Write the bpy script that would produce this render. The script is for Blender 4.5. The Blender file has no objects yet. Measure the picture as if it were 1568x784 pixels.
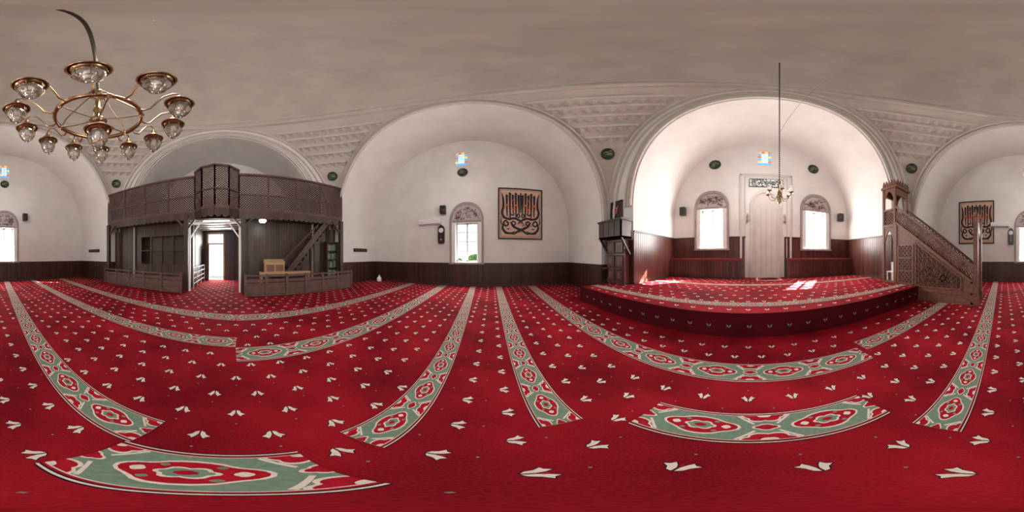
import bpy, bmesh, math, random
from math import sin, cos, pi, sqrt, radians, atan2, tan
from mathutils import Matrix, Vector
random.seed(4)
sc = bpy.context.scene
sc.view_settings.view_transform = 'Standard'
sc.view_settings.exposure = 0.0

# ---------------------------------------------------------------- materials
def nodes(name):
    m = bpy.data.materials.new(name); m.use_nodes = True
    nt = m.node_tree; b = nt.nodes['Principled BSDF']
    return m, nt, b
def simple(name, c, rough=.6, metal=0, emit=None, es=0, noise=0.0, nscale=8.0, bump=0.0, stretch=(1,1,1), spec=.5, island=0.0):
    m, nt, b = nodes(name)
    b.inputs['Roughness'].default_value = rough
    b.inputs['Metallic'].default_value = metal
    b.inputs['Specular IOR Level'].default_value = spec
    tc = nt.nodes.new('ShaderNodeTexCoord'); mp = nt.nodes.new('ShaderNodeMapping')
    mp.inputs['Scale'].default_value = stretch
    n = nt.nodes.new('ShaderNodeTexNoise'); n.inputs['Scale'].default_value = nscale; n.inputs['Detail'].default_value = 4
    nt.links.new(tc.outputs['Object'], mp.inputs[0]); nt.links.new(mp.outputs[0], n.inputs['Vector'])
    r = nt.nodes.new('ShaderNodeValToRGB')
    r.color_ramp.elements[0].position = .3; r.color_ramp.elements[1].position = .7
    r.color_ramp.elements[0].color = tuple(x*(1-noise) for x in c)+(1,)
    r.color_ramp.elements[1].color = tuple(min(1, x*(1+noise)) for x in c)+(1,)
    nt.links.new(n.outputs['Fac'], r.inputs[0])
    last = r.outputs[0]
    if island:
        g = nt.nodes.new('ShaderNodeNewGeometry'); mr = nt.nodes.new('ShaderNodeMapRange')
        mr.inputs[3].default_value = 1-island; mr.inputs[4].default_value = 1+island
        nt.links.new(g.outputs['Random Per Island'], mr.inputs[0])
        hs = nt.nodes.new('ShaderNodeHueSaturation')
        nt.links.new(mr.outputs[0], hs.inputs['Value']); nt.links.new(last, hs.inputs['Color']); last = hs.outputs[0]
    nt.links.new(last, b.inputs['Base Color'])
    if bump:
        bp = nt.nodes.new('ShaderNodeBump'); bp.inputs['Strength'].default_value = bump; bp.inputs['Distance'].default_value = .02
        nt.links.new(n.outputs['Fac'], bp.inputs['Height']); nt.links.new(bp.outputs[0], b.inputs['Normal'])
    if emit:
        b.inputs['Emission Color'].default_value = emit+(1,); b.inputs['Emission Strength'].default_value = es
    return m
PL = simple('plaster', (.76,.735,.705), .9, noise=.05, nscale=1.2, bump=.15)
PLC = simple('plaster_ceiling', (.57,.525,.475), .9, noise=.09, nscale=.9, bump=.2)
PLM = simple('plaster_moulding', (.62,.575,.53), .9, noise=.05, nscale=3)
def carpet_red(nm, c0, c1):
    m, nt, b = nodes(nm)
    b.inputs['Roughness'].default_value = .95; b.inputs['Specular IOR Level'].default_value = .08
    tc = nt.nodes.new('ShaderNodeTexCoord')
    n1 = nt.nodes.new('ShaderNodeTexNoise'); n1.inputs['Scale'].default_value = 1.1; n1.inputs['Detail'].default_value = 6
    n2 = nt.nodes.new('ShaderNodeTexNoise'); n2.inputs['Scale'].default_value = 90
    nt.links.new(tc.outputs['Object'], n1.inputs[0]); nt.links.new(tc.outputs['Object'], n2.inputs[0])
    mx = nt.nodes.new('ShaderNodeMath'); mx.operation = 'MULTIPLY_ADD'; mx.inputs[1].default_value = .45
    nt.links.new(n2.outputs['Fac'], mx.inputs[0]); nt.links.new(n1.outputs['Fac'], mx.inputs[2])
    r = nt.nodes.new('ShaderNodeValToRGB')
    r.color_ramp.elements[0].position = .5; r.color_ramp.elements[0].color = c0
    r.color_ramp.elements[1].position = .95; r.color_ramp.elements[1].color = c1
    nt.links.new(mx.outputs[0], r.inputs[0]); nt.links.new(r.outputs[0], b.inputs['Base Color'])
    bp = nt.nodes.new('ShaderNodeBump'); bp.inputs['Strength'].default_value = .4; bp.inputs['Distance'].default_value = .01
    nt.links.new(n2.outputs['Fac'], bp.inputs['Height']); nt.links.new(bp.outputs[0], b.inputs['Normal'])
    return m
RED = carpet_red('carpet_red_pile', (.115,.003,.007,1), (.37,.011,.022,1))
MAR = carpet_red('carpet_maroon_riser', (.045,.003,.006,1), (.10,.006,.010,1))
CR2 = simple('carpet_cartouche_red', (.38,.010,.024), .95, noise=.15, nscale=30, spec=.1)
GRN = simple('carpet_sage', (.175,.26,.195), .95, noise=.12, nscale=40, spec=.1)
WHT = simple('carpet_cream', (.72,.64,.57), .95, noise=.08, nscale=60, spec=.1)
BLK = simple('carpet_black', (.025,.012,.02), .95, spec=.1)
WD = simple('wood_dark', (.052,.024,.017), .45, noise=.5, nscale=3, stretch=(9,9,.8), island=.35)
WLT = simple('wood_lattice', (.105,.055,.042), .55, noise=.3, nscale=5)
WR = simple('wood_reddish', (.085,.024,.018), .35, noise=.4, nscale=3, stretch=(9,9,.8), island=.35)
WRD = simple('wood_wainscot', (.050,.018,.014), .4, noise=.4, nscale=3, stretch=(9,9,.8), island=.4)
WM = simple('wood_minbar', (.150,.062,.038), .5, noise=.3, nscale=3, stretch=(3,3,3), island=.15)
WMD = simple('wood_minbar_dark', (.045,.018,.013), .6, noise=.3, nscale=6)  # darker wood tone for lattice backings and panel borders
WL = simple('wood_light', (.42,.25,.125), .5, noise=.2, nscale=4, stretch=(1,6,6))
BR = simple('brass', (.42,.29,.16), .3, metal=1, noise=.2, nscale=20)
IRON = simple('dark_chain', (.06,.045,.035), .5, metal=.6)
WHITE = simple('white_paint', (.8,.8,.78), .45)
GREY = simple('stone_frame', (.34,.29,.275), .8, noise=.15, nscale=8)
SCRB = simple('lunette_ground', (.50,.44,.42), .8, noise=.1, nscale=8)
BLACK = simple('black_plastic', (.012,.012,.014), .35)
INK = simple('calligraphy_ink', (.012,.012,.016), .7)
TAN = simple('calligraphy_ground', (.66,.44,.33), .7, noise=.06, nscale=6)
ORG = simple('calligraphy_orange', (.75,.16,.05), .6)
DRED = simple('calligraphy_red', (.10,.03,.03), .7)
DG = simple('medallion_green', (.015,.05,.035), .5, noise=.3, nscale=10)
GOLD = simple('gold_paint', (.30,.26,.12), .5)
FLUO = simple('fluorescent', (.9,1,1), .4, emit=(.8,.97,1), es=4)
LEAF = simple('foliage', (.12,.28,.06), .9, noise=.5, nscale=5)
EARTH = simple('outside_ground', (.45,.42,.36), .9, noise=.2, nscale=1)
BLUEG = simple('blue_stained', (.1,.4,.75), .3, emit=(.12,.5,.9), es=.8)
YELG = simple('yellow_stained', (.8,.6,.1), .3, emit=(.95,.7,.15), es=.8)
REDG = simple('red_stained', (.7,.1,.1), .3, emit=(.9,.25,.15), es=.6)
CLRG = simple('pale_stained', (.5,.85,1), .3, emit=(.55,.88,1), es=.9)
CUSH = simple('cushion_red', (.30,.02,.028), .9, noise=.2, nscale=10)
BOOK = simple('book_covers', (.12,.16,.11), .6, noise=.3, nscale=9, island=.8)
def glassmat():
    m = bpy.data.materials.new('lamp_glass'); m.use_nodes = True; nt = m.node_tree
    nt.nodes.remove(nt.nodes['Principled BSDF']); out = nt.nodes['Material Output']
    t = nt.nodes.new('ShaderNodeBsdfTransparent'); g = nt.nodes.new('ShaderNodeBsdfGlossy'); g.inputs['Roughness'].default_value=.12
    d = nt.nodes.new('ShaderNodeBsdfTranslucent'); d.inputs[0].default_value = (.95,.88,.82,1)
    lw = nt.nodes.new('ShaderNodeLayerWeight'); lw.inputs[0].default_value = .5
    m1 = nt.nodes.new('ShaderNodeMixShader'); m1.inputs[0].default_value=.3
    m2 = nt.nodes.new('ShaderNodeMixShader')
    nt.links.new(t.outputs[0], m1.inputs[1]); nt.links.new(d.outputs[0], m1.inputs[2])
    nt.links.new(lw.outputs['Facing'], m2.inputs[0]); nt.links.new(m1.outputs[0], m2.inputs[1]); nt.links.new(g.outputs[0], m2.inputs[2])
    nt.links.new(m2.outputs[0], out.inputs[0]); return m
GL = glassmat()

# ---------------------------------------------------------------- mesh builder
class B:
    def __init__(s, M=None):
        s.V=[]; s.F=[]; s.mi=[]; s.sm=[]; s.mats=[]; s.M = M or Matrix.Identity(4)
    def m(s, mat):
        if mat not in s.mats: s.mats.append(mat)
        return s.mats.index(mat)
    def v(s, p):
        s.V.append(tuple(s.M @ Vector(p))); return len(s.V)-1
    def f(s, pts, mat, sm=False):
        s.F.append([s.v(p) for p in pts]); s.mi.append(s.m(mat)); s.sm.append(sm)
    def grid(s, rows, mat, sm=True, closeu=False):
        idx=[[s.v(p) for p in r] for r in rows]; k=s.m(mat)
        for i in range(len(idx)-1):
            n=len(idx[i])
            for j in range(n if closeu else n-1):
                j2=(j+1)%n
                s.F.append([idx[i][j],idx[i][j2],idx[i+1][j2],idx[i+1][j]]); s.mi.append(k); s.sm.append(sm)
    def box(s,x0,x1,y0,y1,z0,z1,mat):
        p=[s.v((x,y,z)) for x in (x0,x1) for y in (y0,y1) for z in (z0,z1)]; k=s.m(mat)
        for q in ((0,1,3,2),(4,6,7,5),(0,4,5,1),(2,3,7,6),(0,2,6,4),(1,5,7,3)):
            s.F.append([p[i] for i in q]); s.mi.append(k); s.sm.append(False)
    def bar(s,p0,p1,w,t,nrm,mat):
        p0=Vector(p0);p1=Vector(p1);n=Vector(nrm).normalized();d=(p1-p0)
        if d.length<1e-5: return
        d.normalize(); a=n.cross(d).normalized()*w/2; b=n*t/2; k=s.m(mat)
        p=[s.v(q+i*a+j*b) for q in (p0,p1) for i in (-1,1) for j in (-1,1)]
        for q in ((0,1,3,2),(4,6,7,5),(0,4,5,1),(2,3,7,6),(0,2,6,4),(1,5,7,3)):
            s.F.append([p[i] for i in q]); s.mi.append(k); s.sm.append(False)
    def prism(s,pts,fn,mat,t0,t1):
        a=[s.v(fn(u,w,t0)) for u,w in pts]; b=[s.v(fn(u,w,t1)) for u,w in pts]; k=s.m(mat)
        s.F.append(a[::-1]); s.F.append(b); s.mi+= [k,k]; s.sm+=[False,False]
        n=len(pts)
        for i in range(n):
            j=(i+1)%n; s.F.append([a[i],a[j],b[j],b[i]]); s.mi.append(k); s.sm.append(False)
    def lathe(s,prof,c,mat,n=16,axis='z'):
        rows=[]
        for r,z in prof:
            row=[]
            for i in range(n):
                t=2*pi*i/n
                if axis=='z': row.append((c[0]+r*cos(t),c[1]+r*sin(t),c[2]+z))
                elif axis=='y': row.append((c[0]+r*cos(t),c[1]+z,c[2]+r*sin(t)))
            rows.append(row)
        s.grid(rows,mat,True,True)
    def tube(s,path,r,mat,n=8,closed=False):
        P=[Vector(p) for p in path]; rows=[]
        N=len(P)
        for i,p in enumerate(P):
            if closed: d=(P[(i+1)%N]-P[i-1])
            else: d=P[min(i+1,N-1)]-P[max(i-1,0)]
            d.normalize(); up=Vector((0,0,1)) if abs(d.z)<.95 else Vector((1,0,0))
            a=d.cross(up).normalized(); b=d.cross(a).normalized()
            rr=r[i] if isinstance(r,list) else r
            rows.append([tuple(p+a*rr*cos(2*pi*k/n)+b*rr*sin(2*pi*k/n)) for k in range(n)])
        if closed: rows.append(rows[0])
        s.grid(rows,mat,True,True)
    def build(s,name,recalc=True):
        me=bpy.data.meshes.new(name); me.from_pydata(s.V,[],s.F)
        for m in s.mats: me.materials.append(m)
        me.polygons.foreach_set('material_index',s.mi); me.polygons.foreach_set('use_smooth',s.sm)
        if recalc:
            bm=bmesh.new(); bm.from_mesh(me); bmesh.ops.recalc_face_normals(bm,faces=bm.faces); bm.to_mesh(me); bm.free()
        o=bpy.data.objects.new(name,me); sc.collection.objects.link(o); return o
def frame(origin,sdir,ddir):
    s=Vector(sdir);d=Vector(ddir);z=Vector((0,0,1));o=Vector(origin)
    return Matrix(((s.x,d.x,z.x,o.x),(s.y,d.y,z.y,o.y),(s.z,d.z,z.z,o.z),(0,0,0,1)))
SZ=lambda u,w,t:(u,t,w)   # local (s,d,z) from (s,z)

# ---------------------------------------------------------------- shell
a=6.05; cx=-1.5; cy=-.83; zs=3.0
H_PLAT=.5
SIDES={
 'left':    dict(o=(cx,cy+a,0), s=(1,0,0), d=(0,-1,0), r=5.65, spr=3.0, dep=3.0),
 'qibla':   dict(o=(cx+a,cy,0), s=(0,-1,0), d=(-1,0,0), r=4.7, spr=3.45, dep=3.35),
 'right':   dict(o=(cx,cy-a,0), s=(-1,0,0), d=(0,1,0), r=5.65, spr=3.0, dep=3.0),
 'entrance':dict(o=(cx-a,cy,0), s=(0,1,0), d=(1,0,0), r=4.7, spr=3.6, dep=3.0),
}
HOLES={
 'left':[(-.38,.78,1.25,3.3),(-.4,.25,6.75,7.75)],
 'qibla':[(-3.2,-2.05,1.95,3.95),(2.08,3.23,1.95,3.95),(-.35,.32,6.5,7.5)],
 'right':[(-.58,.58,1.25,3.3),(-.35,.3,6.75,7.75)],
 'entrance':[(-1.0,-.0,0,3.0)],
}
for nm,S in SIDES.items():
    M=frame(S['o'],S['s'],S['d']); S['M']=M
    Bk=B(M); r,spr,dep=S['r'],S['spr'],S['dep']
    inn=[(-r,z) for z in [0,1,2,spr]]; out=[(-a,z) for z in [0,1,2,zs]]
    n=72
    for i in range(1,n):
        t=pi-pi*i/n
        inn.append((r*cos(t),spr+r*sin(t))); out.append((a*cos(t),zs+a*sin(t)))
    inn+= [(r,z) for z in [spr,2,1,0]]; out+=[(a,z) for z in [zs,2,1,0]]
    Bk.grid([[(p[0],0,p[1]) for p in inn],[(p[0],0,p[1]) for p in out]],PL,False)
    Bk.grid([[(p[0],0,p[1]) for p in inn],[(p[0],-dep/2,p[1]) for p in inn],[(p[0],-dep-.02,p[1]) for p in inn]],PL,True)
    hs=HOLES[nm]
    xs=sorted(set([round(r*cos(pi-pi*i/n),5) for i in range(n+1)]+[h[0] for h in hs]+[h[1] for h in hs]))
    top=lambda x: spr+sqrt(max(0,r*r-x*x))+.03
    for x0,x1 in zip(xs,xs[1:]):
        mid=(x0+x1)/2; bl=sorted([h[2:] for h in hs if h[0]<mid<h[1]]); z=0
        e0=-.03 if x0==xs[0] else 0; e1=.03 if x1==xs[-1] else 0
        for b0,b1 in bl:
            if b0>z: Bk.f([(x0,-dep,z),(x1,-dep,z),(x1,-dep,b0),(x0,-dep,b0)],PL)
            z=b1
        Bk.f([(x0+e0,-dep,z),(x1+e1,-dep,z),(x1+e1,-dep,top(x1)),(x0+e0,-dep,top(x0))],PL)
    for x0,x1,z0,z1 in hs:
        e=-dep-.5
        for q in ([(x0,z0),(x0,z1)],[(x1,z0),(x1,z1)],[(x0,z1),(x1,z1)],[(x0,z0),(x1,z0)]):
            Bk.f([(q[0][0],-dep,q[0][1]),(q[1][0],-dep,q[1][1]),(q[1][0],e,q[1][1]),(q[0][0],e,q[0][1])],PL)
    # arch mouldings
    def arc(rad,c,w,dd,zmin):
        m=60; rows=[[],[],[],[]]
        for i in range(m+1):
            t=pi-pi*i/m
            for k,(rr,d) in enumerate(((rad,0),(rad,dd),(rad+w,dd),(rad+w,0))):
                rows[k].append((rr*cos(t),d,c+rr*sin(t)))
        for k in range(3): Bk.grid([rows[k],rows[k+1]],PLM,False)
    arc(r+.04,spr,.08,.10,0); 
    if r<5:
        arc(r+.34,spr,.07,.09,0)
        arc(a-.42,zs,.08,.10,0)
    arc(a-.12,zs,.10,.14,0)
    arc(r+.22 if r<5 else r+.18,spr,.03,.05,0)
    Bk.build('wall_'+nm,recalc=False)

# ceiling : pendentives, drum, dome
Cb=B(Matrix.Translation((cx,cy,0)))
def pend(h): return sqrt(2*a*a-h*h)
for c in range(4):
    rows=[]
    for i in range(25):
        h=a*i/24; R=pend(h); p0=math.acos(min(1,a/R)); row=[]
        for j in range(25):
            ph=p0+(pi/2-2*p0)*j/24+c*pi/2
            row.append((R*cos(ph),R*sin(ph),zs+h))
        rows.append(row)
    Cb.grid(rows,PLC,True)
    for bi,h in enumerate((3.8,4.3,4.75,5.15,5.5)):
        R=pend(h); p0=math.acos(a/R)+.02; m=36; sec=[[],[],[],[]]
        for j in range(m+1):
            ph=p0+(pi/2-2*p0)*j/m+c*pi/2
            for k,(dr,dz) in enumerate(((.10,-.06),(-.20,-.06),(-.24,.03),(.16,.10))):
                sec[k].append(((R+dr)*cos(ph),(R+dr)*sin(ph),zs+h+dz))
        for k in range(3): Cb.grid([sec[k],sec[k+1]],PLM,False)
        span=(pi/2-2*p0); nt=max(3,int(R*span/.36))
        for j in range(nt):
            f0=p0+span*j/nt+c*pi/2; f1=p0+span*(j+1)/nt+c*pi/2; fm=(f0*.5+f1*.5)
            Rb=pend(h-.2)
            A=((R-.20)*cos(f0),(R-.20)*sin(f0),zs+h-.06); C2=((R-.20)*cos(f1),(R-.20)*sin(f1),zs+h-.06)
            D=((Rb+.0)*cos(fm),(Rb)*sin(fm),zs+h-.2)
            E0=((R+.0)*cos(f0),(R+.0)*sin(f0),zs+h-.06); E1=((R+.0)*cos(f1),(R+.0)*sin(f1),zs+h-.06)
            A2=((R-.20)*cos(fm),(R-.20)*sin(fm),zs+h-.06)
            Cb.f([E0,A2,D],PLM); Cb.f([A2,E1,D],PLM)
zt=zs+a; rows=[]
N=96
def ring(R,z): return [(R*cos(2*pi*i/N),R*sin(2*pi*i/N),z) for i in range(N)]
rows=[ring(a,zt),ring(a,zt+.45)]
for i in range(1,21):
    t=pi/2*i/20; rows.append(ring(max(.01,a*cos(t)),zt+.45+5.4*sin(t)))
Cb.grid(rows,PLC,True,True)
for zz,dr in ((zt+.0,.14),(zt+.42,.10)):
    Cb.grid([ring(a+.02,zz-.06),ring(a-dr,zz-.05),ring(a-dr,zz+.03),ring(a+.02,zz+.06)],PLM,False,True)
Cb.build('ceiling',recalc=False)

# floor
Fb=B(); Fb.box(-13,10.5,-12.5,11,-.3,-.02,EARTH); Fb.build('floor')

# ---------------------------------------------------------------- carpet
Kb=B()
RECTS=[(cx-a,cx+a,cy-a,cy+a),(cx-5.65,cx+5.65,cy+a,cy+a+3.0),(cx-5.65,cx+5.65,cy-a-3.0,cy-a),(cx-a-3.0,cx-a,cy-4.7,cy+4.7)]
for x0,x1,y0,y1 in RECTS: Kb.box(x0,x1,y0,y1,-.02,0,RED)
STR=[((2.0,8.1),(1.74,-1.5),.40),((1.95,-1.6),(1.9,-4.88),.34),((.39,.85),(.33,8.1),.29),((.36,-.8),(.5,-9.8),.30),
 ((.88,.63),(.88,-.83),.38),((-.53,.5),(-.95,8.1),.28),((-.36,.22),(-.36,-.45),.42),((-.72,-.42),(-1.6,-9.8),.32),
 ((-2.25,0),(-2.5,8.1),.42),((-2.65,0),(-3.3,-9.8),.36),((-3.9,0),(-4.3,8.1),.42),((-3.9,0),(-5.3,-9.8),.42)]
def strip(Bk,p0,p1,w,z):
    p0=Vector(p0);p1=Vector(p1);L=(p1-p0).length;d=(p1-p0)/L;nn=Vector((-d.y,d.x))
    def P(t,q,l): 
        v=p0+d*t+nn*q*w; return (v.x,v.y,z+.001*l)
    def rect(q0,q1,mat,l): Bk.f([P(0,q0,l),P(L,q0,l),P(L,q1,l),P(0,q1,l)],mat)
    rect(-.5,.5,BLK,1); 
    rect(-.48,.48,WHT,2); rect(-.455,.455,BLK,3); rect(-.435,.435,CR2,4); rect(-.41,.41,WHT,5); rect(-.395,.395,GRN,6)
    n=max(1,round(L/(w*1.9))); U=L/n
    def scal(tc,qc,rt,rq,mat,l,lob=4,am=.18,th0=0,a0=0,a1=2*pi):
        pts=[]
        m=28
        for k in range(m+(0 if a1-a0>6.2 else 1)):
            th=a0+(a1-a0)*k/m; rr=1+am*abs(cos(lob*th/2+th0))
            t=tc+rt*rr*cos(th); q=qc+rq*rr*sin(th)
            t=min(L,max(0,t)); pts.append(P(t,q,l))
        Bk.f(pts,mat)
    for i in range(n):
        c=(i+.5)*U
        for sg in (-1,1):   # interlacing diagonals
            for e in (-1,1):
                ta=c+e*U*.40; tb=c+e*U*.27
                Bk.f([P(ta,.10*sg,7),P(ta+e*U*.02,.12*sg,7),P(tb+e*U*.02,.39*sg,7),P(tb,.37*sg,7)],WHT)
        scal(c,0,U*.25,.235,WHT,8,4,.25); scal(c,0,U*.232,.205,CR2,9,4,.25)
        scal(c,0,U*.10,.11,WHT,10,6,.3); scal(c,0,U*.082,.085,GRN,11,6,.3); scal(c,0,U*.04,.045,CR2,12,4,.2)
        for e in (-1,1):
            scal(c+e*U*.2,0,U*.03,.05,WHT,10,4,.2)
            for q in (-1,1): scal(c+e*U*.12,q*.15,U*.02,.028,GRN,10,4,.2)
    for i in range(n+1):
        tc=i*U
        a0_,a1_=(0,2*pi) if 0<i<n else ((-pi/2,pi/2) if i==0 else (pi/2,3*pi/2))
        scal(tc,0,U*.085,.085,WHT,8,4,.3,0,a0_,a1_); scal(tc,0,U*.068,.065,CR2,9,4,.3,0,a0_,a1_)
        for q in (-1,1):   # half rosettes at the edges
            a0,a1=(pi,2*pi) if q>0 else (0,pi)
            scal(tc,.395*q,U*.16,.19,WHT,7.4,6,.25,0,a0,a1); scal(tc,.395*q,U*.142,.16,CR2,8.4,6,.25,0,a0,a1)
            scal(tc,.395*q,U*.05,.06,WHT,9.4,2,.2,0,a0,a1)
for i,(p0,p1,w) in enumerate(STR): strip(Kb,p0,p1,w,.0002*i)
def near_strip(x,y,strips,mg=.07):
    for p0,p1,w in strips:
        p0=Vector(p0);p1=Vector(p1);d=p1-p0;L=d.length;d=d/L;r=Vector((x,y))-p0
        t=r.dot(d);q=abs(r.x*-d.y+r.y*d.x)
        if -.05<t<L+.05 and q<w/2+mg: return True
    return False
def motif(Bk,x,y,z,sc_=.80):
    def P(u,v,l): return (x+v*sc_,y-u*sc_,z+.001*l)
    for e in (-1,1):
        Bk.f([P(e*.002,-.055,1),P(e*.034,-.037,1),P(e*.048,.0,1),P(e*.083,.03,1),P(e*.055,.043,1),P(e*.037,.072,1),P(e*.014,.04,1),P(e*.002,.0,1)],BLK)
        Bk.f([P(e*.006,-.046,2),P(e*.030,-.031,2),P(e*.043,.003,2),P(e*.073,.030,2),P(e*.050,.038,2),P(e*.036,.063,2),P(e*.018,.034,2),P(e*.006,-.002,2)],WHT)
    Bk.f([P(-.010,.03,2),P(0,.016,2),P(.010,.03,2),P(0,.05,2)],CR2)
def motifs(Bk,rects,z,strips,sp=.36):
    for i in range(-40,40):
        for j in range(-60,60):
            x=i*sp*.82+.1; y=(j+(.5 if i%2 else 0))*sp
            if x*x+y*y<.05: continue
            if any(r[0]+.06<x<r[1]-.06 and r[2]+.06<y<r[3]-.06 for r in rects) and not near_strip(x,y,strips):
                motif(Bk,x,y,z)
            x2=x+sp*.41
            y2=y
            if any(r[0]+.06<x2<r[1]-.06 and r[2]+.06<y2<r[3]-.06 for r in rects) and not near_strip(x2,y2,strips,.03):
                q=.008; Bk.f([(x2-q,y2,z+.001),(x2,y2-q,z+.001),(x2+q,y2,z+.001),(x2,y2+q,z+.001)],GRN)
motifs(Kb,[(-6.0,2.8,cy-a,cy+a),(2.8,4.5,4.8,5.2)]+RECTS[1:3]+[(-10.5,-6,-2,0)],0,STR)
Kb.build('carpet',recalc=False)

# qibla platform
Xe=2.85
Pb=B()
Pb.box(Xe,cx+a,-4.88,4.75,0.001,H_PLAT,RED)
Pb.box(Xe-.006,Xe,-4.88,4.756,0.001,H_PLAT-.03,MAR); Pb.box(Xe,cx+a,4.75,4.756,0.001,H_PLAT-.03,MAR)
Pb.box(cx+a,cx+a+3.35,cy-4.7,cy+4.7,0.001,H_PLAT,RED)
PST=[((3.42,4.7),(3.42,-4.85),.30),((5.85,3.8),(5.85,-5.45),.30)]
for p in PST: strip(Pb,p[0],p[1],p[2],H_PLAT)
motifs(Pb,[(Xe,cx+a,-4.85,4.7),(cx+a,7.3,cy-4.65,cy+4.65)],H_PLAT,PST)
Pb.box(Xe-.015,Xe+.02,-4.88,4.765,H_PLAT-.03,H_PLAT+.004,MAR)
for j in range(26):   # small motifs on the riser
    y=-4.7+j*.36
    for e in (-1,1): Pb.f([(Xe-.008,y+e*.005,.2),(Xe-.008,y+e*.03,.22),(Xe-.008,y+e*.045,.27),(Xe-.008,y+e*.012,.25)],GRN)
Pb.build('prayer_platform',recalc=False)

# ---------------------------------------------------------------- wainscot
def wains(Bk,s0,s1,z0,z1,d=0,w=.13,mat=WR,capmat=WD):
    n=max(1,round((s1-s0)/w)); w=(s1-s0)/n
    for i in range(n):
        Bk.box(s0+i*w+.006,s0+(i+1)*w-.006,d,d+.03,z0+.1,z1-.07,mat)
    Bk.box(s0,s1,d,d+.012,z0,z1,WD)
    Bk.box(s0,s1,d,d+.055,z1-.07,z1,capmat); Bk.box(s0,s1,d,d+.045,z0,z0+.1,capmat)
for nm in ('left','right'):
    S=SIDES[nm]; M=S['M']; W=B(M)
    wains(W,-5.65,5.65,.0,1.2,-3.0,mat=WRD)
    for e in (-1,1):     # recess jambs
        W.M=M@Matrix(((0,e*-1,0,e*5.65),(1,0,0,0),(0,0,1,0),(0,0,0,1)))
        wains(W,-2.95,0,0,1.2,0,mat=WRD)
    W.M=M
    wains(W,-6.05,-5.65,0,1.2,0,mat=WRD) if nm=='right' else None
    wains(W,5.65,6.05,0,1.2,0,mat=WRD)
    W.build('baseboard_'+nm)
M=SIDES['qibla']['M']; W=B(M)
zq=2.5
for s0,s1 in ((-4.7,-.95),(.95,4.7)): 
    for q0,q1,zt_ in ((-4.7,-3.5,zq),(-3.5,-1.75,1.9),(-1.75,-.95,zq),(.95,1.78,zq),(1.78,3.53,1.9),(3.53,4.7,zq)):
        if q0>=s0 and q1<=s1: wains(W,q0,q1,H_PLAT,zt_,-3.35)
for e in (-1,1):
    W.M=M@Matrix(((0,e*-1,0,e*4.7),(1,0,0,0),(0,0,1,0),(0,0,0,1)))
    wains(W,-3.3,0,H_PLAT,zq,0)
W.M=M
wains(W,-5.98,-4.7,H_PLAT,2.2,0); wains(W,4.7,5.98,0,1.2,0)
W.build('baseboard_qibla')
# benches either side of mihrab
for i,(s0,s1) in enumerate(((-4.66,-1.0),(1.0,4.66))):
    W=B(M); z0=H_PLAT+.002; z1=1.38; d0=-3.28; d1=-2.85
    W.box(s0,s1,d0,d1,z0,z1-.06,WD); W.box(s0,s1,d0,d1+.03,z1-.06,z1,WR)
    W.box(s0+.03,s1-.03,d0+.03,d1-.02,z1,z1+.06,CUSH)
    n=int((s1-s0)/.14); w=(s1-s0)/n
    for k in range(n): W.box(s0+k*w+.006,s0+(k+1)*w-.006,d1,d1+.022,z0+.08,z1-.1,WR)
    W.build('wooden_bench')

# ---------------------------------------------------------------- windows
def pointed(hw,z0,zsp,h,n=10):
    pts=[(-hw,z0),(-hw,zsp)]
    for i in range(1,n): 
        t=i/n; pts.append((-hw*cos(t*pi/2)**.85 if t<1 else 0, zsp+h*sin(t*pi/2)**1.15))
    pts.append((0,zsp+h))
    return pts+[(-x,z) for x,z in pts[-2::-1]]
def ribbon(Bk,pts,ws,d,mat,t=.012):
    P=[Vector(p) for p in pts]; L=[];R=[]
    for i,p in enumerate(P):
        q=P[min(i+1,len(P)-1)]-P[max(i-1,0)]; 
        if q.length<1e-6: q=Vector((1,0))
        q.normalize(); n=Vector((-q.y,q.x)); w=(ws[i] if isinstance(ws,list) else ws)/2
        L.append(p+n*w);R.append(p-n*w)
    Bk.grid([[(v.x,d,v.y) for v in L],[(v.x,d,v.y) for v in R]],mat,False)
def smooth(pts,ws,k=5):
    # Catmull-Rom resample of a stroke with widths
    P=[Vector(p) for p in pts]; n=len(P); W_=ws if isinstance(ws,list) else [ws]*n
    o=[];ow=[]
    for i in range(n-1):
        p0=P[max(i-1,0)];p1=P[i];p2=P[i+1];p3=P[min(i+2,n-1)]
        for j in range(k):
            t=j/k
            o.append(.5*((2*p1)+(p2-p0)*t+(2*p0-5*p1+4*p2-p3)*t*t+(3*p1-p0-3*p2+p3)*t**3)); ow.append(W_[i]*(1-t)+W_[i+1]*t)
    o.append(P[-1]);ow.append(W_[-1]); return [(v.x,v.y) for v in o],ow
def arcpts(c,rx,rz,a0,a1,n=12): return [(c[0]+rx*cos(a0+(a1-a0)*i/n),c[1]+rz*sin(a0+(a1-a0)*i/n)) for i in range(n+1)]
def squig(Bk,s0,s1,z0,z1,d,mat,n,w,rng):
    for i in range(n):
        x=rng.uniform(s0,s1); z=rng.uniform(z0,z1); rx=rng.uniform(.5,1.2)*w*3; rz=rng.uniform(.4,1)*w*3; t=rng.uniform(0,6)
        p=arcpts((x,z),rx,rz,t,t+rng.uniform(2,4.5),10); p=[(min(s1,max(s0,q[0])),min(z1,max(z0,q[1]))) for q in p]
        ws=[w*(.35+.65*sin(pi*k/10)) for k in range(11)]
        ribbon(Bk,p,ws,d+.0003*i,mat)
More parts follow.
